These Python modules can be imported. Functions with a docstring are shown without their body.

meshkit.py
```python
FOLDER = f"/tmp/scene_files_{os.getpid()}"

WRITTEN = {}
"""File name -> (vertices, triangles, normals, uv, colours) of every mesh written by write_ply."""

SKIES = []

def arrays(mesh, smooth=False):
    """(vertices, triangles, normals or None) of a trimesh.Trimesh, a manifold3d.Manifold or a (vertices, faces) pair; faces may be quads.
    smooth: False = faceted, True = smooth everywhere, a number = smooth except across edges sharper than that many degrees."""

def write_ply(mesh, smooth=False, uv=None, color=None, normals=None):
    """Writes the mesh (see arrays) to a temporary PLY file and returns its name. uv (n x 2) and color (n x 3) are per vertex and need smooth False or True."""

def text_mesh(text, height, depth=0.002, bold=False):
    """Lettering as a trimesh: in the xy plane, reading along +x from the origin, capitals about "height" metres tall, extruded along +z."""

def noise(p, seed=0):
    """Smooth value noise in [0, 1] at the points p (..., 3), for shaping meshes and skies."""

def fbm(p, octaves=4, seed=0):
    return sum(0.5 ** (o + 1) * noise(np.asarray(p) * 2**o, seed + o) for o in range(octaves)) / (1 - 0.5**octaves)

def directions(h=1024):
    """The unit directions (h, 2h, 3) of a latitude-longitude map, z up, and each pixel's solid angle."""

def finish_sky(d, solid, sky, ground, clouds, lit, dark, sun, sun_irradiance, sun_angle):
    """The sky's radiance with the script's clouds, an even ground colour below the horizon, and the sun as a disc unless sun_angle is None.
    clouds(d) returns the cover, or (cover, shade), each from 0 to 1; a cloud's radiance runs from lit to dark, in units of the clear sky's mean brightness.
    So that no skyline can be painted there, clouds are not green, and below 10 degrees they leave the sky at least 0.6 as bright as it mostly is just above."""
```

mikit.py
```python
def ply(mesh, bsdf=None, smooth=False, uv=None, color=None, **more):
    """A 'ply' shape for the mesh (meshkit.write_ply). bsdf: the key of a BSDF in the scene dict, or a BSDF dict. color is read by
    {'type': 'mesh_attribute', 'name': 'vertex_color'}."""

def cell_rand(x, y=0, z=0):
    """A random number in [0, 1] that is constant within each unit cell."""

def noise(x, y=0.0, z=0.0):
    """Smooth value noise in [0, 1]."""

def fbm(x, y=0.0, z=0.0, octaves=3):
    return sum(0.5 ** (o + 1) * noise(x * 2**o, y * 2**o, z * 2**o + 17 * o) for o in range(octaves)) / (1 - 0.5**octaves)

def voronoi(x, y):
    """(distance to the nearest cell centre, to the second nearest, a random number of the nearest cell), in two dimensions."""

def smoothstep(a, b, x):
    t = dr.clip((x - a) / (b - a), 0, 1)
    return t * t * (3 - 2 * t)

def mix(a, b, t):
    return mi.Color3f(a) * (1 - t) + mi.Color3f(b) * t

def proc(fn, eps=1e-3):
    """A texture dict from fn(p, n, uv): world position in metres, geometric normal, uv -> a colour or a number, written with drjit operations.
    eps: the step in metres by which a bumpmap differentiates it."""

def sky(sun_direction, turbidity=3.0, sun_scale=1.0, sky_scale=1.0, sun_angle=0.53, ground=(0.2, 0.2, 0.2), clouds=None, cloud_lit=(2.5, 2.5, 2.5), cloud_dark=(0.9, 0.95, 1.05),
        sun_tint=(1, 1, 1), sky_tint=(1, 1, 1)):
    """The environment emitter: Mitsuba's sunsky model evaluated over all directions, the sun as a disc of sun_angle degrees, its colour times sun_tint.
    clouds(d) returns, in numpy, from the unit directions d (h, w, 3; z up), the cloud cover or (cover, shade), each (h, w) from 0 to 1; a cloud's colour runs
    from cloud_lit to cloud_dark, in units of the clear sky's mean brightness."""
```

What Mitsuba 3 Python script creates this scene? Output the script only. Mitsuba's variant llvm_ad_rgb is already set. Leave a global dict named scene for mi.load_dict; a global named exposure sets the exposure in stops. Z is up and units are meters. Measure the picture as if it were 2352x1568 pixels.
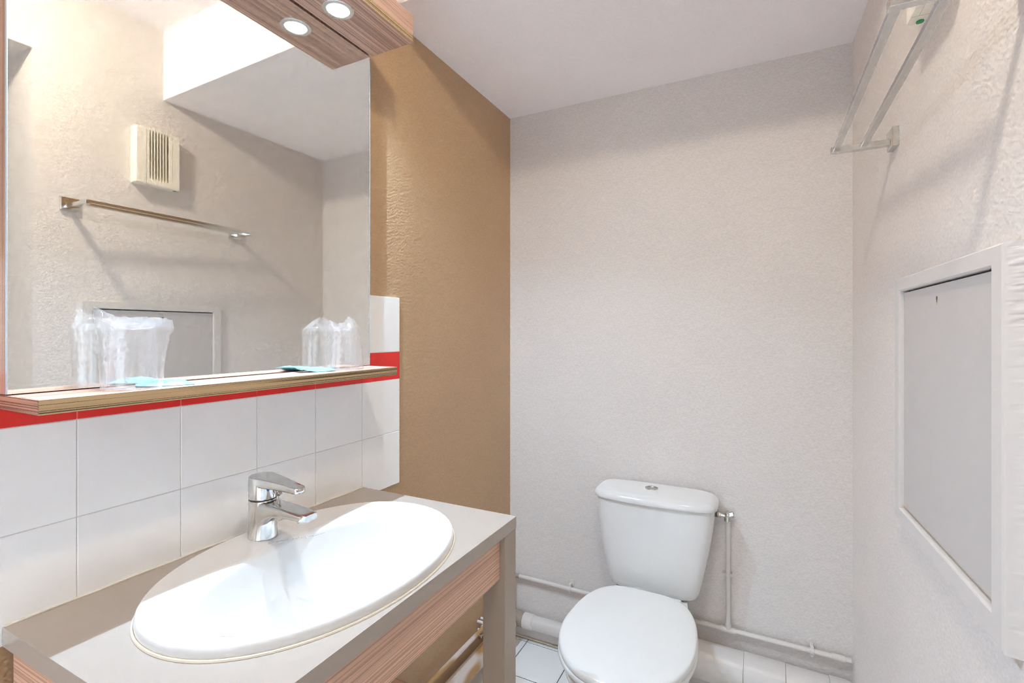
import math
import numpy as np
import trimesh
import mitsuba as mi
import drjit as dr
import manifold3d as m3
from shapely.geometry import Polygon
import mikit
import meshkit
from mikit import proc, noise, fbm, smoothstep, mix, cell_rand

T = mi.ScalarTransform4f
rng = np.random.default_rng(7)

# ---------------------------------------------------------------- camera, lights, exposure
F_PX, YAW, CY, EYE = 1120.11, 0.4701, 764.7, (0.94, 0.0, 1.2771)
LOOK = (EYE[0] - math.sin(YAW), EYE[1] + math.cos(YAW), EYE[2])
exposure = 3.22
LAMP_LIGHT = (38.5, 34.4, 28.6)        # warm dome on the ceiling
SPOT_LIGHT = (46.0, 57.0, 68.0)        # cool LED lenses in the canopy
SPOT_BEAM = (0.175, 0.245, 0.325)      # the beam that each lens throws down
FILL_LIGHT = (0.24, 0.265, 0.30)       # added fill light, let in by an invented doorway behind the camera

scene = {
    'type': 'scene',
    'camera': {
        'type': 'perspective', 'fov': math.degrees(2 * math.atan(1176 / F_PX)), 'fov_axis': 'x',
        'principal_point_offset_y': (784.0 - CY) / 1568.0,
        'near_clip': 0.01, 'far_clip': 50.0,
        'to_world': T().look_at(origin=EYE, target=LOOK, up=(0, 0, 1)),
    },
    'sky': {'type': 'constant', 'radiance': {'type': 'rgb', 'value': list(FILL_LIGHT)}},  # even fill, reaching the room only by the added doorway
}
labels = {}

# ---------------------------------------------------------------- dimensions of the room (metres)
YB = 1.8482                # back wall
WR, SKEW = 1.1997, math.tan(0.0283)
ZS, ZC = 2.1894, 2.4587    # lowered ceiling, main ceiling
ZK = 0.8678                # counter top
MX = 0.0382                # mirror glass


def wall_x(y):
    return WR - SKEW * (y - YB)


# ---------------------------------------------------------------- materials
def rgb(*c):
    return {'type': 'rgb', 'value': list(c)}


def plastic(c, rough=0.2, **kw):
    return {'type': 'principled', 'base_color': c if isinstance(c, dict) else rgb(*c), 'roughness': rough, 'specular': 0.5, **kw}


def bumped(b, fn, scale, eps=1e-3):
    return {'type': 'bumpmap', 'arbitrary': proc(fn, eps), 'scale': scale, 'bsdf': b}


def crepi(p, n, uv):
    a = fbm(p.x * 230, p.y * 230, p.z * 230, 2)
    return smoothstep(0.30, 0.74, a) + 0.35 * noise(p.x * 110, p.y * 110, p.z * 110)


def soft_crepi(p, n, uv):
    return fbm(p.x * 280, p.y * 280, p.z * 280, 2)


def paint(a, b, depth):
    """Paint: slow drifts of tone, and a fine speckle that puts shading of the plaster relief into the colour."""
    def fn(p, n, uv):
        t = fbm(p.x * 5, p.y * 5, p.z * 5, 3)
        k = 1 + depth * (fbm(p.x * 230, p.y * 230, p.z * 230, 2) - 0.5)
        return mix(a, b, t) * k
    return fn


wall_tone = paint((0.625, 0.592, 0.566), (0.660, 0.626, 0.600), 0.20)
brown_tone = paint((0.420, 0.272, 0.154), (0.455, 0.300, 0.171), 0.22)
ceiling_tone = paint((0.815, 0.795, 0.80), (0.845, 0.825, 0.83), 0.09)
scene['mat_wall'] = bumped(plastic(proc(wall_tone), 0.65, specular=0.3), crepi, 0.00078)
scene['mat_brown'] = bumped(plastic(proc(brown_tone), 0.36, specular=0.5), crepi, 0.00078)
scene['mat_ceiling'] = bumped(plastic(proc(ceiling_tone), 0.8, specular=0.2), soft_crepi, 0.0005)


def grain(axis, a, b, dark, pitch=0.0019, depth=0.9):
    """Ribbed laminate: fine straight fibres along one axis over slow changes of tone."""
    def fn(p, n, uv):
        q = [p.x, p.y, p.z]
        along = q[axis]
        o = [q[k] for k in range(3) if k != axis]
        u = (o[0] + 1.0001 * o[1]) / pitch + 0.9 * noise(along * 3.1, o[0] * 7, o[1] * 7)
        rib = noise(u, along * 2.5)
        fine = noise(u * 2.3 + 40, along * 4.0)
        wide = noise(u * 0.16 + 31, along * 1.3)
        c = mix(a, b, wide)
        return mix(c, dark, smoothstep(0.42, 0.66, 0.6 * rib + 0.4 * fine) * depth)
    return fn


WOOD = ((0.66, 0.425, 0.305), (0.62, 0.385, 0.27), (0.42, 0.245, 0.170))
SHADED_WOOD = ((0.50, 0.325, 0.25), (0.46, 0.29, 0.22), (0.27, 0.16, 0.12))  # laminate of the vanity, darkened: shade under the canopy put into the colour
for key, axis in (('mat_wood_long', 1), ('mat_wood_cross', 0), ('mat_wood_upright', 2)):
    scene[key] = plastic(proc(grain(axis, *(SHADED_WOOD if axis == 2 else WOOD))), 0.42)
scene['mat_wood_shaded'] = plastic(proc(grain(1, *SHADED_WOOD)), 0.42)
scene['mat_ply_edge'] = plastic(proc(grain(1, (0.46, 0.32, 0.18), (0.40, 0.27, 0.145), (0.09, 0.055, 0.025), 0.0012, 1.0)), 0.5)
scene['mat_ply_end'] = plastic(proc(grain(0, (0.46, 0.285, 0.20), (0.39, 0.23, 0.155), (0.17, 0.09, 0.06), 0.0012, 1.0)), 0.5)
scene['mat_counter'] = plastic((0.34, 0.295, 0.255), 0.30, specular=0.6, clearcoat=0.7, clearcoat_gloss=0.75)
scene['mat_leg'] = plastic((0.30, 0.245, 0.195), 0.40)
scene['mat_porcelain'] = plastic((0.66, 0.66, 0.65), 0.07, specular=0.55)
scene['mat_toilet'] = plastic((0.66, 0.66, 0.645), 0.09, specular=0.5)
scene['mat_seat'] = plastic((0.69, 0.69, 0.67), 0.14, specular=0.5)


def tile_wave(p, n, uv):
    return noise(p.y * 14, p.z * 14, p.x * 14)


for k, c in enumerate(((0.865, 0.875, 0.87), (0.85, 0.86, 0.855), (0.88, 0.89, 0.885))):
    scene[f'mat_tile_{k}'] = plastic(c, 0.09)
    scene[f'mat_floor_tile_{k}'] = plastic(tuple(0.92 * v for v in c), 0.16)
scene['mat_red'] = plastic((0.72, 0.018, 0.012), 0.12)
scene['mat_grout'] = plastic((0.60, 0.585, 0.57), 0.8)
scene['mat_floor_grout'] = plastic((0.10, 0.10, 0.10), 0.9)
scene['mat_silicone'] = plastic((0.62, 0.56, 0.46), 0.35)
scene['mat_sealant'] = plastic((0.72, 0.69, 0.62), 0.35)
scene['mat_chrome'] = {'type': 'roughconductor', 'alpha': 0.025, 'specular_reflectance': rgb(0.76, 0.77, 0.785), 'material': 'Ag'}
scene['mat_steel'] = {'type': 'roughconductor', 'alpha': 0.10, 'specular_reflectance': rgb(0.62, 0.62, 0.60), 'material': 'Ag'}
scene['mat_brushed'] = {'type': 'roughconductor', 'alpha': 0.18, 'specular_reflectance': rgb(0.86, 0.88, 0.90), 'material': 'Ag'}
scene['mat_mirror'] = {'type': 'conductor', 'material': 'none', 'specular_reflectance': rgb(0.93, 0.935, 0.90)}
scene['mat_glass_edge'] = plastic((0.45, 0.56, 0.62), 0.15)
scene['mat_black'] = plastic((0.012, 0.012, 0.013), 0.4)
scene['mat_cream_plastic'] = plastic((0.80, 0.77, 0.68), 0.35)
scene['mat_cream_line'] = plastic((0.50, 0.46, 0.38), 0.5)
scene['mat_green'] = plastic((0.0, 0.20, 0.065), 0.3)
scene['mat_blue'] = plastic((0.05, 0.12, 0.35), 0.3)
scene['mat_interior'] = plastic((0.12, 0.10, 0.07), 0.7)
scene['mat_paint'] = plastic((0.565, 0.54, 0.52), 0.45)
scene['mat_panel'] = plastic((0.47, 0.45, 0.44), 0.5)
scene['mat_bare_wood'] = plastic((0.50, 0.38, 0.22), 0.7)
scene['mat_pipe'] = plastic((0.60, 0.57, 0.54), 0.35)
scene['mat_cyan'] = plastic((0.20, 0.50, 0.62), 0.3)
scene['mat_ink'] = plastic((0.38, 0.38, 0.40), 0.5)
scene['mat_lamp_white'] = plastic((0.8, 0.8, 0.8), 0.4)


def pipe_stain(p, n, uv):
    t = noise(p.y * 9 + 3, p.z * 30, p.x * 30)
    return mix((0.62, 0.56, 0.52), (0.40, 0.24, 0.10), smoothstep(0.45, 0.75, t))


scene['mat_pipe_stained'] = plastic(proc(pipe_stain), 0.4)


def skirt_stain(p, n, uv):
    t = fbm(p.x * 40, p.y * 40, p.z * 60, 3)
    return mix((0.68, 0.61, 0.50), (0.22, 0.12, 0.05), smoothstep(0.55, 0.8, t))


scene['mat_dirty'] = plastic(proc(skirt_stain), 0.8)
scene['mat_cup'] = {'type': 'blendbsdf', 'weight': 0.05, 'a': {'type': 'thindielectric', 'int_ior': 1.4},
                    'b': {'type': 'principledthin', 'base_color': rgb(0.93, 0.95, 1.0), 'roughness': 0.3, 'diff_trans': 1.0, 'spec_trans': 0.0}}
scene['mat_film'] = {'type': 'blendbsdf', 'weight': 0.07,
                     'a': {'type': 'thindielectric', 'int_ior': 1.45},
                     'b': {'type': 'principledthin', 'base_color': rgb(0.93, 0.95, 1.0), 'roughness': 0.25, 'diff_trans': 1.0, 'spec_trans': 0.0}}


# ---------------------------------------------------------------- mesh helpers
def cat(ms):
    return trimesh.util.concatenate(ms)


def box(x0, x1, y0, y1, z0, z1, b=0.0):
    """A box with chamfered edges."""
    lo, hi = np.array([x0, y0, z0]), np.array([x1, y1, z1])
    if b <= 0:
        m = trimesh.creation.box(extents=hi - lo)
        m.apply_translation((lo + hi) / 2)
        return m
    b = min(b, 0.45 * float((hi - lo).min()))
    pts = []
    for s in np.ndindex(2, 2, 2):
        c = np.where(np.array(s) == 0, lo, hi)
        d = np.where(np.array(s) == 0, 1, -1) * b
        for k in range(3):
            e = d.copy()
            e[k] = 0
            pts.append(c + e)
    return trimesh.convex.convex_hull(np.array(pts))


def loft(rings, cap0=True, cap1=True):
    r = np.array(rings, float)
    k, n = r.shape[:2]
    v = [r.reshape(-1, 3)]
    f = []
    for i in range(k - 1):
        for j in range(n):
            a, b2, c, d = i * n + j, i * n + (j + 1) % n, (i + 1) * n + (j + 1) % n, (i + 1) * n + j
            f += [[a, b2, c], [a, c, d]]
    nv = k * n
    if cap0:
        v.append(r[0].mean(0)[None])
        f += [[nv, (j + 1) % n, j] for j in range(n)]
        nv += 1
    if cap1:
        v.append(r[-1].mean(0)[None])
        f += [[nv, (k - 1) * n + j, (k - 1) * n + (j + 1) % n] for j in range(n)]
    m = trimesh.Trimesh(np.vstack(v), np.array(f), process=False)
    if cap0 and cap1 and m.volume < 0:
        m.invert()
    return m


def tube(path, r, n=20, caps=True):
    p = np.array(path, float)
    t = np.gradient(p, axis=0)
    t /= np.linalg.norm(t, axis=1, keepdims=True)
    a = np.cross(t[0], [0, 0, 1.0] if abs(t[0][2]) < 0.9 else [1.0, 0, 0])
    rings = []
    rr = np.broadcast_to(r, (len(p),))
    ang = np.arange(n) * 2 * np.pi / n
    for i in range(len(p)):
        a = a - t[i] * np.dot(a, t[i])
        a /= np.linalg.norm(a)
        b = np.cross(t[i], a)
        rings.append(p[i] + rr[i] * (np.cos(ang)[:, None] * a + np.sin(ang)[:, None] * b))
    return loft(rings, caps, caps)


def bend(points, radius, steps=8):
    """A polyline with rounded corners."""
    p = [np.array(q, float) for q in points]
    out = [p[0]]
    for i in range(1, len(p) - 1):
        u, w = p[i - 1] - p[i], p[i + 1] - p[i]
        lu, lw = np.linalg.norm(u), np.linalg.norm(w)
        k = min(radius, lu * 0.49, lw * 0.49)
        a, b = p[i] + u / lu * k, p[i] + w / lw * k
        for s in np.linspace(0, 1, steps):
            out.append((1 - s) ** 2 * a + 2 * s * (1 - s) * p[i] + s * s * b)
    out.append(p[-1])
    return np.array(out)


def cyl(c0, c1, r0, r1=None, n=32, bev=0.0):
    c0, c1 = np.array(c0, float), np.array(c1, float)
    r1 = r0 if r1 is None else r1
    L = np.linalg.norm(c1 - c0)
    if bev > 0:
        ts = [0, bev / L, 1 - bev / L, 1]
        rs = [r0 - bev, r0, r1, r1 - bev]
    else:
        ts, rs = [0, 1], [r0, r1]
    d = (c1 - c0) / L
    a = np.cross(d, [0, 0, 1.0] if abs(d[2]) < 0.9 else [1.0, 0, 0])
    a /= np.linalg.norm(a)
    b = np.cross(d, a)
    ang = np.arange(n) * 2 * np.pi / n
    return loft([c0 + d * t * L + r * (np.cos(ang)[:, None] * a + np.sin(ang)[:, None] * b) for t, r in zip(ts, rs)])


def prism(poly, z0, z1):
    m = trimesh.creation.extrude_polygon(poly if isinstance(poly, Polygon) else Polygon(poly), z1 - z0, engine='earcut')
    m.apply_translation([0, 0, z0])
    return m


def ellipse(cx, cy, ax, ay, z, n=96, e=2.0):
    t = np.arange(n) * 2 * np.pi / n
    c, s = np.cos(t), np.sin(t)
    return np.stack([cx + ax * np.sign(c) * np.abs(c) ** (2 / e), cy + ay * np.sign(s) * np.abs(s) ** (2 / e), np.full(n, z)], 1)


def manifold(m):
    return m3.Manifold(m3.Mesh(np.array(m.vertices, np.float32), np.array(m.faces, np.uint32)))


def from_manifold(m):
    q = m.to_mesh()
    return trimesh.Trimesh(np.array(q.vert_properties)[:, :3], np.array(q.tri_verts), process=False)


def numbered(key):
    if key not in scene and key not in labels:
        return key
    k = 1
    while f'{key}_{k:03d}' in scene or f'{key}_{k:03d}' in labels:
        k += 1
    return f'{key}_{k:03d}'


def thing(name, label, category, group=None):
    key = numbered(name)
    labels[key] = {'label': label, 'category': category}
    if group:
        labels[key]['group'] = group
    return key


def part(holder, name, mesh, mat, smooth=False, label=None, **more):
    key = numbered(f'{holder}__{name}')
    scene[key] = mikit.ply(mesh, mat, smooth=smooth, **more)
    if label:
        labels[key] = {'label': label}
    return key


def structure(name, mesh, mat, label, smooth=False):
    scene[name] = mikit.ply(mesh, mat, smooth=smooth)
    labels[name] = {'label': label, 'kind': 'structure'}
    return name


# ================================================================= THE ROOM
XB = 0.008   # tile thickness: the painted wall lies this far behind the tile faces
YR = -0.70   # rear wall
structure('wall_left', box(-0.13, -XB, YR, YB, -0.02, ZC), 'mat_brown', 'brown textured plaster wall with tiled splashback')
structure('wall_back', box(-0.13, 1.5, YB, YB + 0.12, -0.02, ZC), 'mat_wall', 'pale beige textured plaster wall behind the toilet')

# right wall: not square to the room, with a tall opening beyond the access hatch
YA, ZA, TH = 0.7036, 2.200, 0.26
pr = prism([(YA, -0.02), (YB, -0.02), (YB, ZC), (YR, ZC), (YR, ZA), (YA, ZA)], 0, TH)
v = pr.vertices.copy()
pr.vertices = np.stack([wall_x(v[:, 0]) + v[:, 2], v[:, 0], v[:, 1]], 1)
pr.fix_normals()
structure('wall_right', pr, 'mat_wall', 'pale textured plaster wall with the access hatch and an opening')
structure('wall_niche', cat([box(2.10, 2.2, YR, YA + 0.1, -0.02, ZC), box(1.49, 2.1, YA, YA + 0.1, -0.02, ZC)]), 'mat_wall', 'plaster walls of the recess beside the opening')
# unseen rear wall; its doorway is made up to let fill light in
dr0, dr1, dz = 0.15, 0.95, 2.05
structure('wall_rear', cat([box(-0.13, dr0, YR - 0.1, YR, -0.02, ZC), box(dr1, 2.2, YR - 0.1, YR, -0.02, ZC), box(dr0, dr1, YR - 0.1, YR, dz, ZC)]),
          'mat_wall', 'unseen plaster wall with an added doorway for fill light')
structure('ceiling', box(-0.13, 2.2, YR - 0.1, YB + 0.12, ZC, ZC + 0.1), 'mat_ceiling', 'pale plaster ceiling')
sof = prism([(-XB - 0.01, 1.062), (wall_x(1.08) + 0.02, 1.0862), (wall_x(1.85) + 0.02, YB + 0.02), (-XB - 0.01, YB + 0.02)], ZS, ZC + 0.02)
structure('ceiling_soffit', sof, 'mat_ceiling', 'lowered pale grey ceiling section over the toilet')

structure('floor', box(-0.13, 2.2, YR - 0.1, YB + 0.1, -0.06, -0.0012), 'mat_floor_grout', 'floor of white square tiles with dark grout')
PF = 0.1985
flat_tiles = {}
for i in range(-1, 11):
    for j in range(-13, 2):
        x0, x1 = 0.080 + PF * (i - 1), 0.080 + PF * i
        y0, y1 = 1.828 + PF * (j - 1), 1.828 + PF * j
        g = 0.0016
        x0, x1, y0, y1 = max(x0 + g, -0.006), min(x1 - g, 2.09), max(y0 + g, YR + 0.002), min(y1 - g, YB - 0.004)
        if x1 - x0 < 0.02 or y1 - y0 < 0.012:
            continue
        if y0 > YA - 0.01 and x0 > wall_x(y0) - 0.002:
            continue
        if y0 > YA - 0.21 and x1 > wall_x(y1):
            x1 = wall_x(y1) - 0.002
            if x1 - x0 < 0.01:
                continue
        part('floor', 'tile', box(x0, x1, y0, y1, -0.009, 0.0, 0.0012), f'mat_floor_tile_{int(rng.integers(3))}')
part('floor', 'dirty_edge', box(0.0, 0.55, YB - 0.005, YB, 0.0, 0.009, 0.002), 'mat_dirty')

# wall tiles
PT, Y0 = 0.1514, 0.3671
rows = [(0.8407, 0.9922, 'tile'), (0.9937, 1.1437, 'tile'), (1.1445, 1.2224, 'border_tile'), (1.2238, 1.3799, 'tile')]
part('wall_left', 'grout', box(-XB - 0.002, -0.0012, Y0 - 4 * PT, Y0 + 5 * PT - 0.001, 0.8412, 1.3794), 'mat_grout')
for k in range(-4, 5):
    for (z0, z1, nm) in rows:
        jt = 0.0003 if nm == 'border_tile' else 0.0008
        m = box(-XB, float(rng.uniform(-0.0003, 0.0003)), Y0 + k * PT + jt, Y0 + (k + 1) * PT - jt, z0, z1, 0.0007)
        part('wall_left', nm, m, 'mat_red' if nm == 'border_tile' else f'mat_tile_{int(rng.integers(3))}',
             label='red border tile' if nm == 'border_tile' else None)

# ================================================================= VANITY
K0, K1, KD, KB = 0.2837, 0.9766, 0.4544, 0.8415
BX, BY, BAX, BAY = 0.2415, 0.625, 0.2045, 0.278
van = thing('vanity', 'taupe-topped washstand with wood-grain apron and square legs, holding the white basin', 'vanity')
hole = ellipse(BX, BY, BAX - 0.012, BAY - 0.012, 0, 96)[:, :2]
top = prism(Polygon([(0.001, K0), (KD, K0), (KD, K1), (0.001, K1)], [hole]), KB, ZK)
part(van, 'counter', top, 'mat_counter', label='taupe laminate counter top')
part(van, 'apron', box(0.418, 0.441, K0 + 0.055, 0.9245, 0.7465, KB - 0.0003, 0.0008), 'mat_wood_long', label='wood-grain front apron')
part(van, 'end_apron', box(0.004, 0.398, K0 + 0.010, K0 + 0.032, 0.7465, KB - 0.0003, 0.0008), 'mat_wood_cross', label='wood-grain end apron')
for y0 in (0.925, K0 + 0.001):
    part(van, 'leg', box(0.398, 0.4535, y0, y0 + 0.0515, 0.0, KB - 0.0003, 0.001), 'mat_leg')
part(van, 'low_shelf', box(0.01, 0.395, K0 + 0.033, 0.968, 0.385, 0.405, 0.001), 'mat_wood_cross')
bead = [(0.0015, y, ZK + 0.001 + 0.0005 * math.sin(y * 60)) for y in np.linspace(K0 + 0.002, K1, 60)]
part(van, 'silicone_bead', tube(bead, 0.0022, 8), 'mat_sealant', smooth=40, label='cream silicone joint along the tiles')

# ================================================================= BASIN
bas = thing('basin', 'oval white porcelain drop-in basin set into the taupe counter', 'basin')


def basin_rings():
    def r(s, z, k=0.0):
        """k: 0 the outline, 1 the bowl's edge."""
        cx, cy = BX + k * (0.280 - BX), BY
        ax, ay = BAX + k * (0.152 - BAX), BAY + k * (0.238 - BAY)
        return ellipse(cx, cy, ax * s, ay * s, ZK + z, 128, 2.08)
    out = [r(0.93, -0.004), r(0.995, 0.0005), r(1.0, 0.003), r(1.0, 0.008)]
    for a in np.linspace(0.15, 1, 6) * math.pi / 2:
        out.append(r(1 - 0.030 * (1 - math.cos(a)), 0.008 + 0.0105 * math.sin(a)))
    for k, z in ((0.35, 0.0188), (0.6, 0.0182), (0.8, 0.0168), (0.92, 0.0145), (1.0, 0.0105)):
        out.append(r(0.985 - 0.012 * max(0.0, k - 0.8) / 0.2, z, k))
    for s, z in ((0.957, 0.003), (0.940, -0.008), (0.918, -0.024), (0.888, -0.042), (0.845, -0.060), (0.79, -0.080), (0.70, -0.098), (0.58, -0.112), (0.44, -0.121), (0.28, -0.127), (0.12, -0.130)):
        out.append(r(s, z, 1.0))
    return out


br = basin_rings()
under = [ellipse(0.28, BY, 0.03, 0.03, ZK - 0.146, 128), ellipse(0.28, BY, 0.12, 0.19, ZK - 0.12, 128), ellipse(0.27, BY, 0.17, 0.255, ZK - 0.03, 128)]
part(bas, 'bowl', loft(under + br), 'mat_porcelain', smooth=50)
part(bas, 'drain', cyl((0.28, BY, ZK - 0.1305), (0.28, BY, ZK - 0.126), 0.021, bev=0.002), 'mat_chrome', smooth=30, label='chrome drain')
ring = ellipse(BX, BY, BAX + 0.001, BAY + 0.001, ZK + 0.0008, 120, 2.08)
part(bas, 'sealant', tube(np.vstack([ring, ring[:2]]), 0.0026, 8, False), 'mat_silicone', smooth=40, label='cream sealant line round the rim')
# handwriting by the tap
WRITING = [
    [(0.00, 0.35), (0.02, 0.75), (0.08, 1.0), (0.10, 0.7), (0.07, 0.1), (0.02, -0.25), (-0.02, 0.0), (0.06, 0.3), (0.14, 0.45)],
    [(0.21, 0.42), (0.16, 0.35), (0.16, 0.1), (0.21, 0.15), (0.22, 0.42), (0.23, 0.12), (0.29, 0.35)],
    [(0.33, 0.38), (0.28, 0.3), (0.29, 0.08), (0.35, 0.2), (0.40, 0.35), (0.37, 0.15), (0.42, 0.3), (0.44, 0.95), (0.43, 0.1), (0.49, 0.3)],
    [(0.56, 0.9), (0.55, 0.1), (0.50, 0.25), (0.56, 0.38), (0.60, 0.15), (0.65, 0.38), (0.61, 0.2), (0.66, 0.1), (0.71, 0.95), (0.70, 0.1)],
    [(0.77, 0.36), (0.73, 0.15), (0.78, 0.15), (0.80, 0.36), (0.81, 0.1), (0.87, 0.95), (0.84, -0.35), (0.90, 0.3), (0.96, 0.35), (0.93, 0.1), (1.0, 0.4), (1.05, 0.12), (1.35, 0.75)],
]
wdir, wup = np.array([0.045, 0.058]), np.array([-0.010, 0.006])
wo = np.array([0.128, 0.603])
ink = []
for s in WRITING:
    pts = np.array([[*(wo + wdir * a + wup * b), ZK + 0.0187] for a, b in s])
    ink.append(tube(pts, 0.00032, 5))
part(bas, 'signature', cat(ink), 'mat_ink', label='thin grey handwritten maker signature')

# ================================================================= TAP
tap = thing('tap', 'chrome single-lever mixer tap standing on the back of the basin', 'tap')
TX, TY, TZ = 0.084, 0.622, ZK + 0.0185


def rrect(cx, cy, ax, ay, z, n=48, e=2.0):
    return ellipse(cx, cy, ax, ay, z, n, e)


body = loft([rrect(TX, TY, 0.0275, 0.0260, TZ), rrect(TX, TY, 0.0275, 0.0260, TZ + 0.002), rrect(TX, TY, 0.0262, 0.0248, TZ + 0.012),
             rrect(TX, TY, 0.0255, 0.0242, TZ + 0.040), rrect(TX, TY, 0.0257, 0.0245, TZ + 0.0715), rrect(TX, TY, 0.0250, 0.0238, TZ + 0.0725)])


def section(x, zc, hy, hz, n=40, e=4.5, tilt=0.0):
    t = np.arange(n) * 2 * np.pi / n
    c, s = np.cos(t), np.sin(t)
    return np.stack([x + tilt * np.sign(s) * np.abs(s) ** (2 / e) * hz, TY + hy * np.sign(c) * np.abs(c) ** (2 / e), zc + hz * np.sign(s) * np.abs(s) ** (2 / e)], 1)


st = TZ + 0.0705
sp = []
for x, hy, zt, zb in ((0.080, 0.0225, st, TZ + 0.020), (0.096, 0.0225, st, TZ + 0.021), (0.108, 0.0222, st, TZ + 0.030), (0.118, 0.0217, st - 0.0005, TZ + 0.0395), (0.135, 0.0208, st - 0.0015, TZ + 0.0470),
                      (0.160, 0.0198, st - 0.003, TZ + 0.0500), (0.185, 0.0190, st - 0.0045, TZ + 0.0505), (0.203, 0.0180, st - 0.006, TZ + 0.0500), (0.211, 0.0165, st - 0.0070, TZ + 0.0500), (0.2155, 0.0135, st - 0.0082, TZ + 0.0512)):
    sp.append(section(x, (zt + zb) / 2, hy, (zt - zb) / 2))
spout = loft(sp)
tb = from_manifold(manifold(body) + manifold(spout))
part(tap, 'body', tb, 'mat_chrome', smooth=35)
part(tap, 'aerator', cyl((0.197, TY, TZ + 0.0465), (0.197, TY, TZ + 0.0525), 0.0115), 'mat_steel', smooth=30)
part(tap, 'seam_ring', cyl((TX, TY, TZ + 0.0722), (TX, TY, TZ + 0.0748), 0.0247), 'mat_black', smooth=30, label='dark seam ring')
# lever: a round cap drawn out into a tapering paddle
def paddle(n=28):
    t = np.linspace(math.radians(62), math.radians(298), n)
    head = np.stack([TX + 0.0258 * np.cos(t), TY + 0.0248 * np.sin(t)], 1)
    t2 = np.linspace(-math.pi / 2, math.pi / 2, 12)
    tip = np.stack([0.1855 + 0.0075 * np.cos(t2), TY + 0.0115 * np.sin(t2)], 1)
    def side(sgn):
        xs = np.linspace(head[0, 0], tip[0, 0], 12)[1:-1]
        k = (xs - xs[0]) / (xs[-1] - xs[0])
        w = 0.0205 * (1 - k) ** 1.3 + 0.0118 * (1 - (1 - k) ** 1.3)
        return np.stack([xs, TY + sgn * w], 1)
    return np.vstack([head, side(-1), tip, side(1)[::-1]])


pd = paddle()
cen = pd.mean(0)


def paddle_ring(scale, zoff, thick):
    q = cen + (pd - cen) * scale
    k = np.clip((pd[:, 0] - TX) / 0.11, 0, 1)
    ztop = TZ + 0.1165 - 0.010 * k + 0.003 * (k * (1 - k)) * 2
    zbot = TZ + 0.0990 + 0.0015 * k - 0.004 * k * k
    return np.stack([q[:, 0], q[:, 1], ztop * zoff + zbot * (1 - zoff)], 1)


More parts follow.
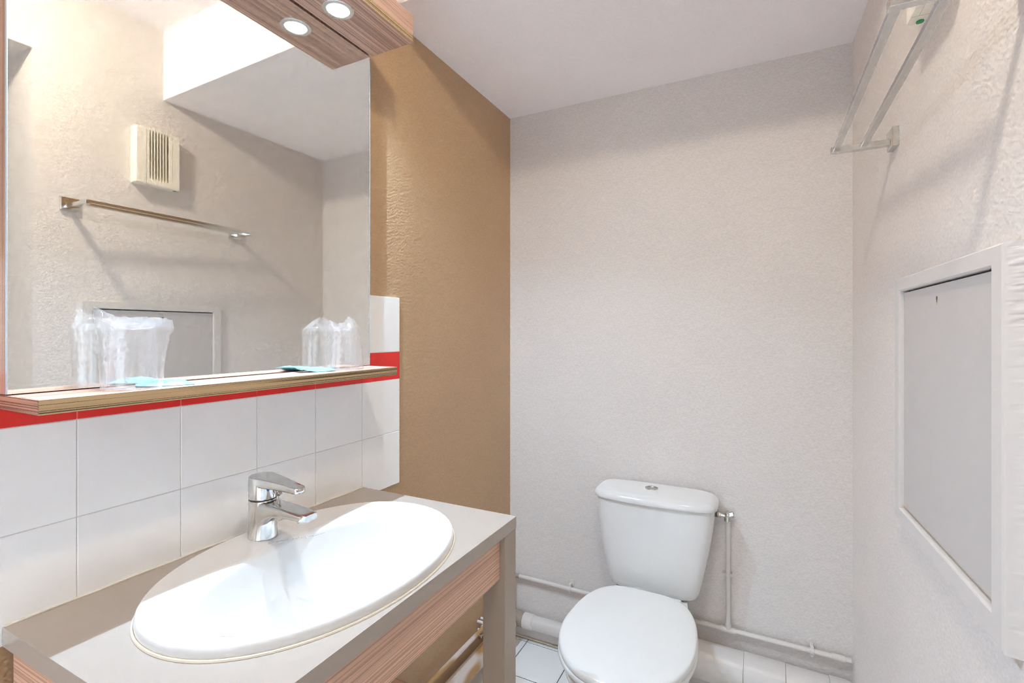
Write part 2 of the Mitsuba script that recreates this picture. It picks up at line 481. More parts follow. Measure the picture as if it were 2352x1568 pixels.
lever = loft([paddle_ring(0.93, 0.0, 0), paddle_ring(0.985, 0.10, 0), paddle_ring(1.0, 0.35, 0), paddle_ring(1.0, 0.80, 0), paddle_ring(0.985, 0.95, 0), paddle_ring(0.965, 1.0, 0)])
part(tap, 'lever', lever, 'mat_chrome', smooth=35)
part(tap, 'lever_base', loft([rrect(TX, TY, 0.0252, 0.0242, TZ + 0.0748), rrect(TX, TY, 0.0258, 0.0248, TZ + 0.0765), rrect(TX, TY, 0.0258, 0.0248, TZ + 0.1035)]), 'mat_chrome', smooth=40)
part(tap, 'temperature_dot', cyl((TX + 0.0245, TY - 0.0075, TZ + 0.094), (TX + 0.0262, TY - 0.008, TZ + 0.094), 0.0026, n=16), 'mat_blue', label='small blue temperature mark')
part(tap, 'waste_knob', cat([cyl((TX + 0.031, TY + 0.012, TZ + 0.062), (TX + 0.031, TY + 0.012, TZ + 0.083), 0.0017, n=12), cyl((TX + 0.0275, TY + 0.012, TZ + 0.080), (TX + 0.0345, TY + 0.012, TZ + 0.0845), 0.0042, n=20, bev=0.0008)]), 'mat_steel', smooth=35, label='pop-up waste knob')

# ================================================================= MIRROR UNIT
mu = thing('mirror_unit', 'wood-framed wall mirror with lit wooden canopy above and narrow shelf below, over the basin', 'mirror')
P0, P1, M1 = 0.2761, 0.9602, 0.9602
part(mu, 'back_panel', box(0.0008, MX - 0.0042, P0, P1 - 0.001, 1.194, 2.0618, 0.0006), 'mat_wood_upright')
glass = part(mu, 'mirror', box(MX - 0.004, MX, P0 + 0.0012, M1, 1.1945, 1.9925), 'mat_mirror', label='clear mirror glass')
edge = 0.0010
for e0, e1 in ((P0 + 0.0002, P0 + 0.0014), (M1 - 0.0002, M1 + 0.0010)):
    part(mu, 'glass_edge', box(MX - 0.004, MX + 0.0002, e0, e1, 1.1945, 1.9925), 'mat_glass_edge', label='pale blue ground glass edge')
CX, CY1, CZ0, CZ1 = 0.1754, 0.9648, 1.9948, 2.0618
can = part(mu, 'canopy', box(MX + 0.0035, CX - 0.0012, P0, CY1, CZ0, CZ1, 0.0007), 'mat_wood_shaded', label='wooden light canopy')
part(can, 'front_edging', box(CX - 0.0013, CX, P0, CY1, CZ0 + 0.0005, CZ0 + 0.0185), 'mat_ply_edge', label='yellowish striped lower edge')
part(can, 'fascia', box(CX - 0.0013, CX, P0, CY1, CZ0 + 0.0188, CZ1 - 0.0004), 'mat_wood_shaded', label='orange wood-grain fascia')
SD, SY1, SZ0, SZ1 = 0.131, 0.9575, 1.1727, 1.1929
part(mu, 'shelf', box(0.0008, SD - 0.0012, P0 + 0.0012, SY1 - 0.0012, SZ0, SZ1, 0.0006), 'mat_wood_shaded', label='narrow wooden shelf')
part(mu, 'shelf_edging', box(SD - 0.0013, SD, P0 + 0.0012, SY1, SZ0 + 0.0006, SZ1 - 0.0006), 'mat_ply_edge', label='striped layered front edge')
part(mu, 'shelf_end', box(0.0012, SD, P0, P0 + 0.0013, SZ0 + 0.0006, SZ1 - 0.0006), 'mat_ply_end', label='striped layered end')


def lathe(profile, c, n=48):
    ang = np.arange(n) * 2 * np.pi / n
    return loft([np.stack([c[0] + r * np.cos(ang), c[1] + r * np.sin(ang), np.full(n, c[2] + z)], 1) for r, z in profile], False, False)


for sy in (0.7895, 0.500):
    sk = part(mu, 'spotlight', loft([[(0.1062 + r * math.cos(a), sy + r * math.sin(a), CZ0 + z) for a in np.arange(48) * 2 * math.pi / 48] for r, z in
              ((0.0238, 0.002), (0.0236, -0.0022), (0.0250, -0.0034), (0.0318, -0.0030), (0.0340, -0.0018), (0.0342, 0.0008))], False, False),
              'mat_brushed', smooth=35, label='round brushed metal spotlight ring')
    ang = np.arange(40) * 2 * np.pi / 40
    vv = np.vstack([[0.1062, sy, CZ0 - 0.0012], np.stack([0.1062 + 0.0237 * np.cos(ang), sy + 0.0237 * np.sin(ang), np.full(40, CZ0 - 0.0012)], 1)])
    ff = np.array([[0, 1 + (j + 1) % 40, 1 + j] for j in range(40)])
    part(sk, 'lens', trimesh.Trimesh(vv, ff, process=False), 'mat_lamp_white', emitter={'type': 'area', 'radiance': rgb(*SPOT_LIGHT)}, label='lit white LED lens')
    scene[f'spot_beam_{round(sy * 100)}'] = {'type': 'spot', 'intensity': rgb(*SPOT_BEAM), 'cutoff_angle': 70.0, 'beam_width': 20.0,
                                             'to_world': T().look_at(origin=(0.1062, sy, CZ0 - 0.0045), target=(0.1062, sy, 0.0), up=(0, 1, 0))}

# ================================================================= CEILING LAMP (out of the frame; its shadows fall through the room)
LX, LY, LZ = 0.85, 0.40, 2.402
lamp = thing('ceiling_lamp', 'small flush ceiling lamp with a glowing dome, over the middle of the room', 'lamp')
ang = np.arange(48) * 2 * np.pi / 48
dome = [[(LX + 0.05 * math.cos(e) * math.cos(a), LY + 0.05 * math.cos(e) * math.sin(a), LZ - 0.045 * math.sin(e)) for a in ang] for e in np.linspace(math.pi / 2 * 0.98, 0.0, 12)]
part(lamp, 'dome', loft(dome), 'mat_lamp_white', smooth=30, emitter={'type': 'area', 'radiance': rgb(*LAMP_LIGHT)}, label='glowing dome')
part(lamp, 'base', cyl((LX, LY, LZ + 0.0005), (LX, LY, ZC - 0.0002), 0.056, bev=0.004), 'mat_lamp_white', smooth=30)

# ================================================================= SHELF ITEMS
def film_bag(base_c, base_r, height, top_pts, seed, n=120, rows_n=34):
    """A thin bag: a round foot round the cup that closes to a flat, wrinkled line at the top.
    top_pts: along-line coordinate -> height, relative to the foot."""
    r0 = np.random.default_rng(seed)
    ang = np.arange(n) * 2 * np.pi / n
    d, w, hmap, nrm = top_pts
    rings = []
    for i in range(rows_n):
        t = i / (rows_n - 1)
        k = t ** 1.6
        foot = np.stack([base_c[0] + base_r * np.cos(ang), base_c[1] + base_r * np.sin(ang)], 1)
        rel = foot - np.array(base_c)
        along, across = rel @ d, rel @ nrm
        wl = np.interp(t, *w[0]) , np.interp(t, *w[1])
        a2 = np.where(along < 0, along / base_r * wl[0], along / base_r * wl[1])
        c2 = across * (1 - 0.92 * np.clip((t - 0.84) / 0.16, 0, 1) ** 1.1)
        xy = np.array(base_c) + a2[:, None] * d + c2[:, None] * nrm
        hh = np.interp(a2, hmap[0], hmap[1])
        z = base_c_z + 0.0006 + hh * t
        rings.append(np.column_stack([xy, z]))
    m = loft(rings, True, False)
    m = m.subdivide_loop(1) if len(m.faces) < 4000 else m
    p = m.vertices
    amp = 0.0042 * np.clip((p[:, 2] - base_c_z) / height, 0.12, 1.0)
    cr = 0.55 * (meshkit.fbm(p * 60, 3, seed) - 0.35) + 0.9 * (np.abs(meshkit.noise(p * 150 + 5, seed + 3) - 0.5) - 0.15)
    m.vertices = p + m.vertex_normals * (cr * amp)[:, None] * 1.6
    return m


base_c_z = SZ1


def wrapped_cup(c, bag, label, seed, r0=0.0335, r1=0.0305, h=0.098):
    key = thing('wrapped_cup', label, 'cup', 'wrapped cups on the mirror shelf')
    n = 56
    z = SZ1 + 0.0012
    prof = [(r0 + 0.0015, 0.0), (r0 + 0.0016, 0.002), (r0, 0.003), (r1 + 0.001, h - 0.008), (r1, h - 0.003), (r1 - 0.003, h), (r1 - 0.006, h - 0.001), (r1 - 0.0065, h - 0.010)]
    m = cat([lathe(prof, (c[0], c[1], z), n), lathe([(r1 - 0.0065, h - 0.010), (0.0008, h - 0.0095)], (c[0], c[1], z), n)])
    part(key, 'cup', m, 'mat_cup', smooth=30, label='clear plastic cup standing upside down')
    part(key, 'plastic_bag', bag, 'mat_film', smooth=True, label='crinkled clear plastic bag')
    return key


d1 = np.array([0.42, 0.91]); d1 /= np.linalg.norm(d1)   # along the picture's width
n1 = np.array([d1[1], -d1[0]])
bagL = film_bag((0.081, 0.404), 0.0385, 0.12,
                (d1, (([0, .5, .8, 1], [.0385, .040, .044, .046]), ([0, .35, .75, .87, 1], [.0385, .040, .046, .052, .051])),
                 ([-0.05, -0.044, -0.02, 0.0, 0.03, 0.055], [0.128, 0.122, 0.108, 0.107, 0.108, 0.104]), n1), 3)
wrapped_cup((0.081, 0.402), bagL, 'upside-down clear plastic cup in a crinkled bag, at the left end of the mirror shelf', 3)
bagR = film_bag((0.0785, 0.832), 0.0370, 0.115,
                (d1, (([0, .5, 1], [.0395, .036, .033]), ([0, .3, .7, 1], [.046, .043, .036, .028])),
                 ([-0.05, -0.03, -0.015, 0.0, 0.012, 0.03], [0.112, 0.113, 0.104, 0.107, 0.122, 0.110]), n1), 11)
wrapped_cup((0.0775, 0.829), bagR, 'upside-down clear plastic cup in a crumpled bag, at the right end of the mirror shelf', 11)


def sachet(c, yaw, L, Wd, seed, lift, label):
    key = thing('soap_sachet', label, 'sachet', 'blue sachets on the mirror shelf')
    nu, nv = 40, 24
    u, v2 = np.meshgrid(np.linspace(-1, 1, nu), np.linspace(-1, 1, nv), indexing='ij')
    puff = np.clip(1 - np.abs(u) ** 3.0, 0, 1) * np.clip(1 - np.abs(v2) ** 2.4, 0, 1)
    q = np.stack([u * 3, v2 * 2, np.zeros_like(u)], -1)
    wr = meshkit.fbm(q * 1.7 + seed, 3, seed) - 0.5
    ztop = 0.0006 + 0.0085 * puff + 0.0035 * wr * puff + lift(u, v2)
    zbot = 0.0002 + lift(u, v2)
    ca, sa = math.cos(yaw), math.sin(yaw)
    X = c[0] + ca * u * L / 2 - sa * v2 * Wd / 2
    Y = c[1] + sa * u * L / 2 + ca * v2 * Wd / 2
    vt = np.stack([X, Y, SZ1 + 0.0004 + ztop], -1).reshape(-1, 3)
    vb = np.stack([X, Y, SZ1 + 0.0002 + zbot], -1).reshape(-1, 3)
    idx = np.arange(nu * nv).reshape(nu, nv)
    a, b, cc, dd = idx[:-1, :-1].ravel(), idx[1:, :-1].ravel(), idx[1:, 1:].ravel(), idx[:-1, 1:].ravel()
    ft = np.vstack([np.stack([a, b, cc], 1), np.stack([a, cc, dd], 1)])
    fb = ft[:, ::-1] + nu * nv
    rim = np.concatenate([idx[:, 0], idx[-1, 1:], idx[-2::-1, -1], idx[0, -2:0:-1]])
    rn = np.roll(rim, -1)
    fs = np.vstack([np.stack([rim, rim + nu * nv, rn], 1), np.stack([rn, rim + nu * nv, rn + nu * nv], 1)])
    m = trimesh.Trimesh(np.vstack([vt, vb]), np.vstack([ft, fb, fs]), process=False)
    m.fix_normals()
    scene[key] = mikit.ply(m, 'mat_cyan', smooth=35)
    return key


sachet((0.083, 0.449), math.radians(66), 0.076, 0.040, 5, lambda u, v: 0.002 * np.clip(-u, 0, 1) ** 2,
       'pale blue sachet lying beside the left wrapped cup')
sachet((0.072, 0.757), math.radians(66), 0.080, 0.040, 9, lambda u, v: 0.009 * np.clip(-u, 0, 1) ** 1.5 + 0.002 * np.clip(u, 0, 1) ** 2,
       'pale blue sachet lying in front of the right wrapped cup')

# ================================================================= AIR EXTRACTOR on the right wall
ve = thing('air_extractor', 'cream plastic air extractor with vertical grille slats on the right wall', 'air extractor')
VY0, VY1, VZ0, VZ1, VD = 0.974, 1.1235, 1.8375, 2.047, 0.041


def on_wall(m):
    """Local coordinates (out of the wall, along y, z) to the skewed right wall."""
    p = m.vertices.copy()
    m = m.copy()
    m.vertices = np.stack([wall_x(p[:, 1]) - p[:, 0], p[:, 1], p[:, 2]], 1)
    m.invert()
    return m


def vf(f):
    return VY0 + f * (VY1 - VY0)


hs = manifold(box(0.0, VD, VY0, VY1, VZ0, VZ1, 0.002))
for a, b, dp in ((0.222, 0.236, 0.006), (0.818, 0.828, 0.005)):
    hs = hs - manifold(box(VD - dp, VD + 0.01, vf(a), vf(b), VZ0 + 0.002, VZ1 + 0.01))
rec = trimesh.convex.convex_hull(np.array([(x, y, z) for y in (vf(0.29), vf(0.745)) for x, z in ((VD + 0.002, VZ0 + 0.016), (VD + 0.002, VZ1 - 0.004), (0.008, VZ1 - 0.018), (0.008, VZ0 + 0.045))]))
hs = hs - manifold(rec)
part(ve, 'housing', on_wall(from_manifold(hs)), 'mat_cream_plastic', smooth=20)
part(ve, 'motor', on_wall(cat([cyl((0.0085, vf(0.52), 1.96), (0.022, vf(0.52), 1.96), 0.026, bev=0.003), box(0.0085, 0.013, vf(0.30), vf(0.735), 1.89, 2.02), box(0.0135, 0.016, vf(0.40), vf(0.44), 2.0, 2.012)])), 'mat_interior', smooth=30, label='dark fan behind the slats')
for k in range(6):
    y = vf(0.345 + k * 0.0665)
    part(ve, 'slat', on_wall(trimesh.convex.convex_hull(np.array([(x, yy, z) for yy in (y - 0.0009, y + 0.0009) for x, z in ((VD, VZ0 + 0.018), (VD, VZ1 - 0.004), (VD - 0.016, VZ1 - 0.010), (VD - 0.016, VZ0 + 0.030))]))), 'mat_cream_plastic')
for (a, b, z0, z1) in ((0.065, 0.135, VZ0 + 0.012, VZ0 + 0.066), (0.055, 0.165, VZ1 - 0.026, VZ1 - 0.011)):
    fr = prism(Polygon([(vf(a), z0), (vf(b), z0), (vf(b), z1), (vf(a), z1)], [[(vf(a) + 0.0007, z0 + 0.0007), (vf(b) - 0.0007, z0 + 0.0007), (vf(b) - 0.0007, z1 - 0.0007), (vf(a) + 0.0007, z1 - 0.0007)]]), VD - 0.0002, VD + 0.0004)
    p = fr.vertices.copy()
    fr.vertices = np.stack([p[:, 2], p[:, 0], p[:, 1]], 1)
    part(ve, 'embossed_plate', on_wall(fr), 'mat_cream_line')
part(ve, 'button', on_wall(cyl((VD * 0.58, vf(0.93), VZ0 - 0.0022), (VD * 0.58, vf(0.93), VZ0 + 0.002), 0.0058, n=24)), 'mat_green', smooth=30, label='green button underneath')
part(ve, 'underside_seam', on_wall(cat([box(0.012, VD - 0.001, vf(0.80), vf(0.806), VZ0 - 0.0003, VZ0 + 0.001), box(0.030, 0.0306, vf(0.03), vf(0.80), VZ0 - 0.0003, VZ0 + 0.001)])), 'mat_cream_line')

# ================================================================= TOWEL RAIL
tr = thing('towel_rail', 'chrome double-bar towel rail on square wall plates, on the right wall', 'towel rail')
RZ = 1.7065
for yc, hw, y0, y1 in ((0.793, 0.0075, 0.770, 0.820), (1.3695, 0.0095, 1.344, 1.394)):
    part(tr, 'wall_plate', on_wall(box(0.0, 0.012, y0, y1, 1.692, 1.735, 0.0008)), 'mat_chrome')
    part(tr, 'arm', box(1.0895, wall_x(yc) - 0.0115, yc - hw, yc + hw, RZ - 0.0065, RZ + 0.0065, 0.0008), 'mat_chrome')
for x0, x1 in ((1.0945, 1.1068), (1.1472, 1.1598)):
    part(tr, 'bar', box(x0, x1, 0.790, 1.3685, RZ - 0.0015, RZ + 0.0085, 0.0006), 'mat_chrome')

# ================================================================= ACCESS HATCH
ha = thing('access_hatch', 'painted wooden access hatch with raised frame, low on the right wall', 'hatch')
HO = (0.822, 1.303, 0.8755, 1.391)     # outer y0, y1, z0, z1
HI = (0.855, 1.268, 0.915, 1.3635)


def bar(q):
    """Frame bar: outline q in (y, z), 18 mm proud, with a softened face."""
    q = np.array(q, float)
    e = 0.09
    s = np.array([q[0] + (q[1] - q[0]) * e, q[1] + (q[0] - q[1]) * e, q[2] + (q[3] - q[2]) * e, q[3] + (q[2] - q[3]) * e])
    return on_wall(trimesh.convex.convex_hull(np.vstack([np.column_stack([np.full(4, 0.0), q]), np.column_stack([np.full(4, 0.0155), q]), np.column_stack([np.full(4, 0.018), s])])))


a0, a1, b0, b1 = HO
i0, i1, j0, j1 = HI
part(ha, 'frame_bar', bar([(a0, b0), (i0, j0), (i0, j1), (a0, b1)]), 'mat_paint')
part(ha, 'frame_bar', bar([(a1, b0 + 0.012), (i1, j0), (i1, j1), (a1, b1)]), 'mat_paint')
part(ha, 'frame_bar', bar([(a0, b1), (i0, j1), (i1, j1), (a1, b1)]), 'mat_paint')
part(ha, 'frame_bar', bar([(a0, b0), (i0, j0), (i1, j0), (a1, b0 + 0.012)]), 'mat_paint')
part(ha, 'backing', on_wall(box(0.0005, 0.0022, i0, i1, j0, j1)), 'mat_black')
dk = part(ha, 'panel', on_wall(box(0.0023, 0.010, i0 + 0.0012, i1 - 0.0008, j0 + 0.0048, j1 - 0.0032, 0.0006)), 'mat_panel', label='flat grey-white door panel')
part(dk, 'lower_edge', on_wall(box(0.0024, 0.0102, i0 + 0.002, i1 - 0.002, j0 + 0.0041, j0 + 0.0050)), 'mat_bare_wood', label='bare wood lower edge')
part(dk, 'keyhole', on_wall(cat([cyl((0.0095, 1.0785, 1.337), (0.0104, 1.0785, 1.337), 0.0036, n=16), box(0.0095, 0.0103, 1.0770, 1.0800, 1.330, 1.337)])), 'mat_interior', label='small dark keyhole')
part(dk, 'worn_spot', on_wall(box(0.0095, 0.0103, 1.0768, 1.0806, 1.3255, 1.330, 0.0003)), 'mat_bare_wood', label='bare wood worn below the keyhole')
part(dk, 'chip', on_wall(box(0.0098, 0.0104, i1 - 0.018, i1 - 0.004, j0 + 0.0048, j0 + 0.009, 0.0004)), 'mat_bare_wood', label='chipped lower corner')
nz = 420
zz = np.linspace(HO[2] - 0.001, HO[3] + 0.001, nz)
rough = 0.35 + 0.9 * np.clip((zz - 1.20) / 0.15, 0, 1)      # lumpier towards the top


def lump(f, seed):
    return meshkit.fbm(np.stack([zz * f, zz * 0 + seed, zz * 0], 1), 3, seed) * rough


prof = [(0.0165 + 0 * zz, HO[0] + 0.0006 + 0 * zz), (0.0150 + 0 * zz, HO[0] - 0.0004 - 0.0008 * lump(260, 1)), (0.0105 + 0.002 * lump(200, 4), HO[0] - 0.0012 - 0.0022 * lump(240, 2)),
        (0.0050 + 0.002 * lump(220, 6), HO[0] - 0.0022 - 0.0034 * lump(200, 3)), (-0.0005 + 0 * zz, HO[0] - 0.0040 - 0.0040 * lump(180, 5)), (-0.0005 + 0 * zz, HO[0] + 0.0006 + 0 * zz)]
ck = loft([[(px[k], py[k], zz[k]) for px, py in prof] for k in range(nz)])
part(ha, 'caulk', on_wall(ck), 'mat_paint', smooth=35, label='rough paint-covered filler along the near side')
yy = np.linspace(HO[0], HO[1], 50)
part(ha, 'top_joint', on_wall(tube(np.stack([np.full(50, 0.003), yy, HO[3] + 0.0006 + 0.0008 * meshkit.noise(np.stack([yy * 80, yy * 0, yy * 0], 1), 1)], 1), 0.0022, 8)), 'mat_silicone', smooth=60, label='cream filler line along the top')

# ================================================================= TOILET
to = thing('toilet', 'white close-coupled toilet with closed lid against the back wall', 'toilet')
CXT = 0.612


def slab(cx, hw, y0, y1, z, n=72, e=5.0, bow=0.0):
    t = np.arange(n) * 2 * np.pi / n
    c, s = np.cos(t), np.sin(t)
    x = np.sign(c) * np.abs(c) ** (2 / e)
    y = np.sign(s) * np.abs(s) ** (2 / e)
    yy = (y0 + y1) / 2 + y * (y1 - y0) / 2
    yy = np.where(y < 0, yy - bow * (1 - x * x) * (-y), yy)
    return np.stack([cx + hw * x, yy, np.full(n, z)], 1)


TF, TBK = 1.672, 1.832
cis = []
for z, hw, f in ((0.392, 0.112, 0.030), (0.394, 0.128, 0.014), (0.402, 0.143, 0.006), (0.418, 0.150, 0.003), (0.45, 0.1575, 0.001), (0.50, 0.168, 0.0), (0.55, 0.178, 0.0), (0.60, 0.186, 0.0), (0.65, 0.1915, 0.0), (0.698, 0.195, 0.0)):
    cis.append(slab(CXT, hw, TF + f + 0.004, TBK - 0.4 * f, z, 72, 6.0, 0.010))
part(to, 'cistern', loft(cis), 'mat_toilet', smooth=40)
lid = []
for z, ins in ((0.6985, 0.003), (0.7000, 0.0), (0.7080, 0.0), (0.7150, 0.0025), (0.7205, 0.0075), (0.7250, 0.016), (0.7285, 0.028), (0.7305, 0.043), (0.7315, 0.065)):
    lid.append(slab(CXT, 0.2055 - ins, TF - 0.004 + ins * 0.85, TBK + 0.006 - ins * 0.55, z, 72, 5.0, 0.013))
cl = part(to, 'cistern_lid', loft(lid), 'mat_toilet', smooth=50, label='rounded cistern lid')
bt = part(cl, 'flush_button', loft([[(0.601 + r * math.cos(a), 1.752 + r * math.sin(a), z) for a in np.arange(40) * 2 * math.pi / 40] for r, z in ((0.0225, 0.7305), (0.0222, 0.7338), (0.0195, 0.7347), (0.0170, 0.7340), (0.0162, 0.7322), (0.0005, 0.7322))], False, False), 'mat_steel', smooth=35, label='round chrome flush button')


def seat_outline(s, z, n=96, shift=0.0, back=1.618):
    t = np.arange(n) * 2 * np.pi / n
    c, sn = np.cos(t), np.sin(t)
    yc = 1.375
    x = 0.183 * np.sign(c) * np.abs(c) ** (2 / 2.15)
    front = 0.236
    y = np.where(sn < 0, yc + front * np.sign(sn) * np.abs(sn) ** (2 / 2.15), yc + (back - yc) * np.abs(sn) ** (2 / 4.5))
    k = np.clip((y - yc) / (back - yc), 0, 1)
    x = np.where(sn > 0, np.sign(c) * np.minimum(np.abs(c) ** (2 / 4.0), 1) * (0.183 - 0.040 * k ** 1.7), x)
    cx, cy = CXT - 0.004, 1.38
    return np.stack([cx + x * s, cy + (y - cy) * s - shift, np.full(n, z)], 1)


part(to, 'seat_lid', loft([seat_outline(0.965, 0.4215), seat_outline(0.995, 0.4222), seat_outline(1.0, 0.4250), seat_outline(1.0, 0.4310), seat_outline(0.990, 0.4365), seat_outline(0.965, 0.4395), seat_outline(0.90, 0.4413), seat_outline(0.70, 0.4425), seat_outline(0.35, 0.4430)]), 'mat_seat', smooth=50, label='closed white lid')
part(to, 'seat', loft([seat_outline(0.96, 0.4010), seat_outline(0.995, 0.4030), seat_outline(1.008, 0.4080), seat_outline(1.008, 0.4150), seat_outline(0.995, 0.4195), seat_outline(0.965, 0.4207)]), 'mat_seat', smooth=50)
for s in (-1, 1):
    part(to, 'hinge', cyl((CXT - 0.004 + s * 0.085 - 0.022, 1.640, 0.412), (CXT - 0.004 + s * 0.085 + 0.022, 1.640, 0.412), 0.0075, bev=0.002), 'mat_seat', smooth=35)
bowl = []
for z, hw, y0, y1, e in ((0.0, 0.112, 1.300, 1.700, 3.0), (0.012, 0.112, 1.300, 1.700, 3.0), (0.03, 0.103, 1.310, 1.700, 3.0), (0.12, 0.098, 1.310, 1.720, 3.0), (0.22, 0.118, 1.262, 1.760, 2.8), (0.30, 0.146, 1.205, 1.800, 2.7), (0.355, 0.166, 1.165, 1.825, 2.8), (0.385, 0.172, 1.155, 1.828, 3.0), (0.3905, 0.170, 1.158, 1.828, 3.0)):
    t = np.arange(96) * 2 * np.pi / 96
    c, sn = np.cos(t), np.sin(t)
    yc = 1.375
    x = np.sign(c) * np.abs(c) ** (2 / 2.2) * hw
    y = np.where(sn < 0, yc - (yc - y0) * np.abs(sn) ** (2 / 2.2), yc + (y1 - yc) * np.abs(sn) ** (2 / 5.0))
    x = np.where(sn > 0, np.sign(c) * np.abs(c) ** (2 / 5.0) * (hw - 0.045 * np.clip((y - yc) / 0.3, 0, 1)), x)
    bowl.append(np.stack([CXT - 0.004 + x, y, np.full(96, z)], 1))
bw = loft(bowl)
part(to, 'bowl', bw, 'mat_toilet', smooth=50)

# ================================================================= PIPES
wp = thing('water_pipe', 'thin painted copper water pipe running low along the walls to the toilet valve', 'pipe')
YP = YB - 0.020
part(wp, 'back_run', tube([(0.040, YP, 0.2638), (wall_x(YB) - 0.006, YP, 0.2585)], 0.0078, 16), 'mat_pipe', smooth=50)
part(wp, 'left_run', tube(bend([(0.020, 0.25, 0.196), (0.020, 1.64, 0.177), (0.020, 1.66, 0.250), (0.020, 1.72, 0.262), (0.020, YP - 0.045, 0.2635)], 0.03, 8), 0.0078, 16), 'mat_pipe_stained', smooth=50)
part(wp, 'riser', tube([(0.843, YP, 0.259), (0.843, YP, 0.45), (0.8425, YP, 0.585), (0.8425, YP, 0.590), (0.8425, YP, 0.632)], [0.0078, 0.0078, 0.0078, 0.0085, 0.0085], 16), 'mat_pipe', smooth=50)
part(wp, 'tee', cat([cyl((0.818, YP, 0.2596), (0.868, YP, 0.2592), 0.0098, bev=0.001), cyl((0.843, YP, 0.259), (0.843, YP, 0.282), 0.0096, bev=0.001)]), 'mat_pipe', smooth=40)
part(wp, 'socket', cyl((1.142, YP, 0.2588), (1.178, YP, 0.2586), 0.0098, bev=0.001), 'mat_pipe', smooth=40)
part(wp, 'elbow', tube(bend([(0.020, YP - 0.05, 0.2635), (0.020, YP, 0.2635), (0.046, YP, 0.2638)], 0.024, 10), 0.0084, 16), 'mat_leg', smooth=50, label='brown-painted elbow')


def clamp_x(x, z, y=YP):
    return cat([cyl((x - 0.006, y, z), (x + 0.006, y, z), 0.0105, bev=0.001), cyl((x, y - 0.001, z + 0.0135), (x, YB, z + 0.0135), 0.0055, n=16),
                cyl((x, y - 0.004, z + 0.0135), (x, y + 0.004, z + 0.0135), 0.0058, n=16, bev=0.001), cyl((x, y - 0.003, z - 0.0135), (x, y + 0.004, z - 0.0135), 0.0045, n=16, bev=0.001),
                cyl((x, YB - 0.003, z + 0.016), (x, YB, z + 0.016), 0.014, n=20, bev=0.001)])


for x, z in ((0.268, 0.2635), (1.089, 0.2590)):
    part(wp, 'clamp', clamp_x(x, z), 'mat_pipe', smooth=40)
part(wp, 'clamp', cat([cyl((0.843, YP, 0.442), (0.843, YP, 0.453), 0.0105, bev=0.001)] + [cyl((0.843 + s * 0.0145, YP - 0.004, 0.4475), (0.843 + s * 0.0145, YB, 0.4475), 0.0052, n=16) for s in (-1, 1)]), 'mat_pipe', smooth=40)
part(wp, 'clamp', cat([cyl((0.020, 1.572, 0.178), (0.020, 1.584, 0.178), 0.0105, bev=0.001), cyl((-0.007, 1.578, 0.193), (0.026, 1.578, 0.193), 0.0055, n=16), cyl((-0.007, 1.602, 0.192), (0.026, 1.602, 0.192), 0.0055, n=16), cyl((-0.006, 1.578, 0.1635), (0.024, 1.578, 0.1635), 0.0045, n=16)]), 'mat_pipe', smooth=40)

wv = thing('stop_valve', 'small chrome angle valve on the pipe at the right side of the cistern', 'valve')
VX, VZ = 0.8565, 0.651
part(wv, 'body', cat([cyl((VX - 0.015, YP - 0.005, VZ - 0.018), (VX - 0.015, YP - 0.005, VZ + 0.004), 0.0105, n=24, bev=0.001), cyl((VX - 0.020, YP - 0.006, VZ - 0.002), (VX + 0.004, YP - 0.006, VZ + 0.008), 0.0105, n=6), trimesh.creation.icosphere(2, 0.0110).apply_translation([VX - 0.014, YP - 0.006, VZ + 0.003])]), 'mat_steel', smooth=35)
part(wv, 'nut', cat([cyl((0.8085, YP - 0.006, VZ), (0.8205, YP - 0.006, VZ), 0.0105, n=6, bev=0.001), cyl((0.8205, YP - 0.006, VZ), (0.838, YP - 0.006, VZ), 0.0062, n=20)]), 'mat_steel', smooth=35)
part(wv, 'cistern_thread', cyl((0.795, YP - 0.006, VZ), (0.8090, YP - 0.006, VZ), 0.0085, n=20), 'mat_interior', smooth=35, label='dark threaded inlet')

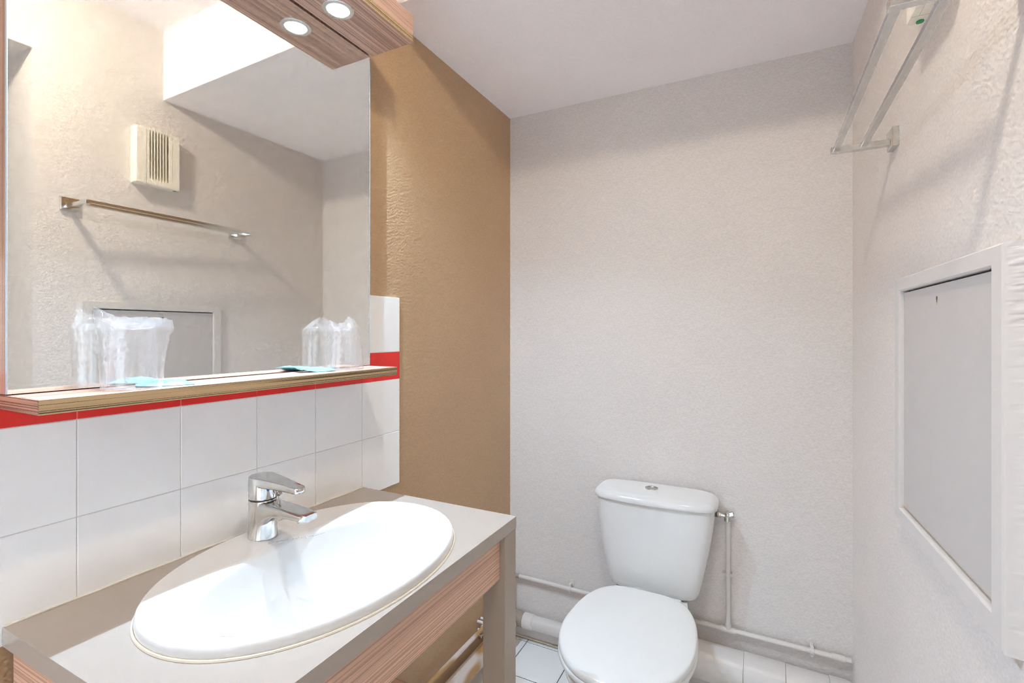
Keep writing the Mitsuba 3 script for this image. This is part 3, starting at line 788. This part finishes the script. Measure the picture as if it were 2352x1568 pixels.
wa = thing('waste_pipe', 'painted plastic waste pipe low in the corner between washstand and toilet', 'pipe')
part(wa, 'left_run', tube(bend([(0.030, 0.25, 0.106), (0.030, 1.785, 0.094)], 0.02), 0.029, 28), 'mat_pipe_stained', smooth=50)
part(wa, 'elbow', tube(bend([(0.030, 1.770, 0.095), (0.030, YB - 0.034, 0.095), (0.090, YB - 0.034, 0.096)], 0.04, 10), 0.0295, 28), 'mat_leg', smooth=50, label='brown-painted elbow')
part(wa, 'back_run', tube([(0.085, YB - 0.034, 0.096), (0.52, YB - 0.034, 0.0985)], 0.0265, 28), 'mat_pipe', smooth=50)
part(wa, 'socket', cyl((0.074, YB - 0.034, 0.096), (0.118, YB - 0.034, 0.096), 0.0300, bev=0.0015), 'mat_pipe', smooth=35)
part(wa, 'clamp', cat([cyl((0.243, YB - 0.034, 0.098), (0.255, YB - 0.034, 0.098), 0.0290, bev=0.001), cyl((0.249, YB - 0.036, 0.130), (0.249, YB, 0.130), 0.006, n=16)]), 'mat_pipe', smooth=35)
part(wa, 'wall_hook', cat([cyl((-0.007, 1.585, 0.135), (0.010, 1.585, 0.135), 0.0085, n=20, bev=0.003)]), 'mat_steel', smooth=40)

so = thing('soil_pipe', 'large painted soil pipe with jointed sections behind the toilet, low on the right', 'pipe')
SYC, SZC = YB - 0.0645, 0.158
part(so, 'run', tube([(0.700, SYC, 0.1605), (0.8915, SYC, SZC)], 0.0585, 40), 'mat_pipe', smooth=50)
part(so, 'coupling', tube([(0.8925, SYC, SZC), (0.8935, SYC, SZC), (1.011, SYC, SZC - 0.003), (1.0118, SYC, SZC - 0.003)], [0.0585, 0.0598, 0.0598, 0.0585], 40), 'mat_pipe', smooth=35)
part(so, 'end_run', tube([(1.0128, SYC, SZC - 0.003), (1.0136, SYC, SZC - 0.003), (1.130, SYC, SZC - 0.005), (1.131, SYC, SZC - 0.005)], [0.0575, 0.0588, 0.0588, 0.0575], 40), 'mat_pipe', smooth=35)
part(so, 'wall_collar', tube([(1.1315, SYC, SZC - 0.005), (1.1322, SYC, SZC - 0.005), (1.176, SYC, SZC - 0.006), (wall_x(YB) - 0.002, SYC, SZC - 0.006)], [0.060, 0.0615, 0.0615, 0.057], 40), 'mat_pipe', smooth=35)
lp = thing('floor_pipe', 'thin painted pipe just above the floor beneath the large soil pipe', 'pipe')
scene[lp] = mikit.ply(tube([(0.60, YB - 0.012, 0.078), (wall_x(YB) - 0.004, YB - 0.012, 0.076)], 0.0105, 16), 'mat_pipe', smooth=50)
